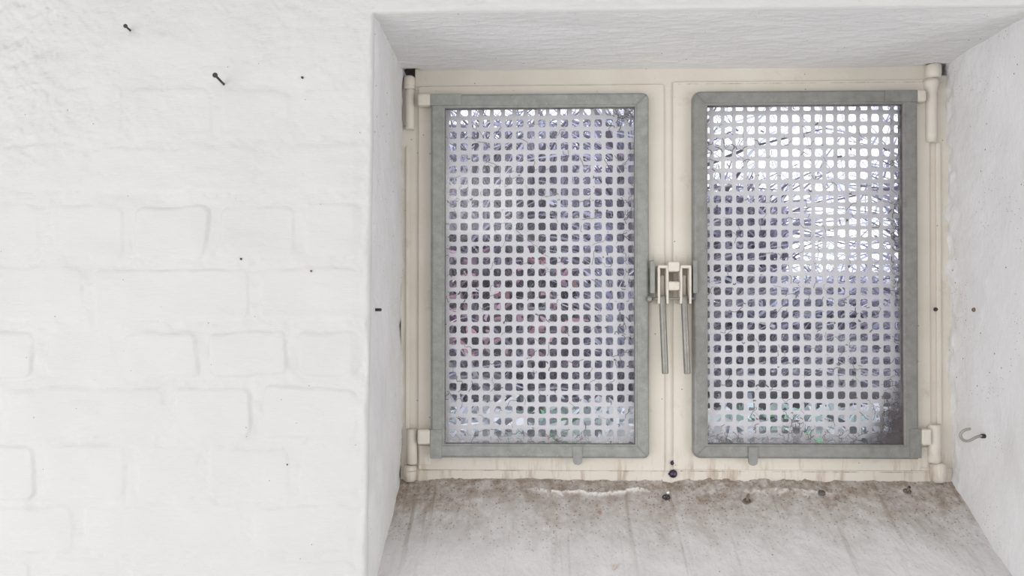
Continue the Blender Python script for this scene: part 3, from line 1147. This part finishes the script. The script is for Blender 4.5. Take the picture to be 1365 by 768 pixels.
plain_out('garden_wall', -2.5, 0.60, 2.02, 2.15, gz0 - 0.05, 2.02, M_OUTWALL, 'dark grey garden wall outside behind the left sash', 'wall')
plain_out('low_wall', 0.9, 3.4, 2.4, 2.55, gz0 - 0.05, 1.72, M_PALE, 'low pale garden wall outside behind the right sash', 'wall')
plain_out('shadow_gap_bar', 0.62, 1.7, 1.42, 1.50, gz0 - 0.02, 1.30, M_SOIL, 'added dark bar for the shadow gap outside behind the right sash', 'shadow gap')  # dark bar added where only a shadow gap shows near the ground
blades('pale_reeds', 1300, ((0.20, 0.36), (0.86, 0.94), (gz0, 1.95)), (0.10, 0.30), (0.002, 0.010), LAV + LAV + DARKS, 'blue grey reeds outside along the right edge of the left pane', 'reeds', 29, 1.0, 0.4, 0.62)
blades('dry_grass', 3400, ((-0.40, 0.16), (1.26, 1.50), (gz0, 1.98)), (0.10, 0.34), (0.002, 0.011), DARKS + DARKS + LAV + LAV + LIGHT, 'tangle of dry dark stalks outside behind the left sash', 'grass', 11, 1.0, 0.5, 0.52)
blades('ivy_stems', 1500, ((-0.42, 0.46), (2.36, 2.5), (1.98, 2.42)), (0.10, 0.30), (0.002, 0.010), LAV + LIGHT + LIGHT, 'pale ivy stems along the top of the dark garden wall', 'ivy', 17, 1.0, 0.9)
blades('bramble', 2600, ((1.02, 1.55), (1.92, 2.05), (gz0, 1.63)), (0.08, 0.30), (0.002, 0.011), LAV + LIGHT + LIGHT + LIGHT, 'tangle of thin grey stalks outside behind the right sash', 'brambles', 12, 1.0, 0.7, 0.62)
blades('shrub', 1500, ((0.56, 0.84), (1.50, 1.66), (gz0, 1.90)), (0.10, 0.30), (0.002, 0.010), DARKS + LAV, 'blue grey shrub outside at the left edge of the right pane', 'shrub', 18, 1.0, 0.7, 0.5)
blades('thorn_bush', 700, ((1.06, 1.18), (1.08, 1.20), (gz0, 1.92)), (0.10, 0.30), (0.002, 0.008), DARKS + LAV, 'dark leaning thorn bush outside at the right edge of the right pane', 'bush', 19, 1.0, 0.7)
blades('fallen_leaves', 2400, ((-0.28, 0.98), (0.46, 0.86), (gz0, gz0 + 0.06)), (0.03, 0.07), (0.008, 0.024), GREENS + GREENS + LIGHT + DARKS[:2], 'pale mint and green leaves lying on the ground outside', 'leaves', 14, 1.0, 1.2, 0.66)
blades('birch_twigs', 350, ((0.72, 2.0), (2.7, 3.4), (1.6, 2.7)), (0.2, 0.6), (0.002, 0.010), LIGHT, 'pale thin twigs against the bright sky far outside', 'twigs', 23, 0.6, 0.9)
blades('pink_blossom', 110, ((-0.22, 0.10), (0.74, 0.84), (1.42, 1.68)), (0.02, 0.05), (0.005, 0.012), PINKS, 'faded pink blossom outside behind the left sash', 'flowers', 15, 1.0, 1.2)

# ------------------------------------------------------------------ light
W = bpy.data.worlds.new('sky')
SC.world = W
W.use_nodes = True
bg = W.node_tree.nodes['Background']
bg.inputs['Color'].default_value = (0.86, 0.885, 1.0, 1)
bg.inputs['Strength'].default_value = 2.3


def area(name, loc, rot, sx, sy, energy, col):
    l = bpy.data.lights.new(name, 'AREA')
    l.shape = 'RECTANGLE'
    l.size, l.size_y = sx, sy
    l.energy = energy
    l.color = col
    o = bpy.data.objects.new(name, l)
    o.location = loc
    o.rotation_euler = rot
    COL.objects.link(o)
    return o


# fill lamps added before the solid side walls brighten the recess; doorway daylight behind
area('left_wall_fill', (-1.97, -1.55, 0.95), (0, math.radians(-90), 0), 1.7, 1.7, 27, (1.0, 1.0, 1.0))
area('right_wall_fill', (1.97, -1.5, 0.95), (0, math.radians(90), 0), 1.7, 1.3, 25, (0.97, 0.975, 1.0))
area('doorway_daylight', ((DX0 + DX1) / 2, RB - 0.03, DZ / 2), (math.radians(90), 0, 0), DX1 - DX0 - 0.04, DZ - 0.04, 5, (1.0, 1.0, 1.0))
# added overhead fill, and an added panel reflected as haze in the left pane
area('overhead_fill', (-1.2, -1.9, 2.36), (0, 0, 0), 0.5, 0.5, 5, (1.0, 0.98, 0.96))
area('reflected_panel', (-0.28, -2.6, 2.2), (math.radians(75), 0, 0), 0.42, 0.33, 2.6, (1.0, 1.0, 1.0))

SC.view_settings.view_transform = 'Standard'
SC.view_settings.look = 'None'
SC.view_settings.gamma = 1.0
SC.view_settings.exposure = -0.10
SC.view_settings.use_curve_mapping = False
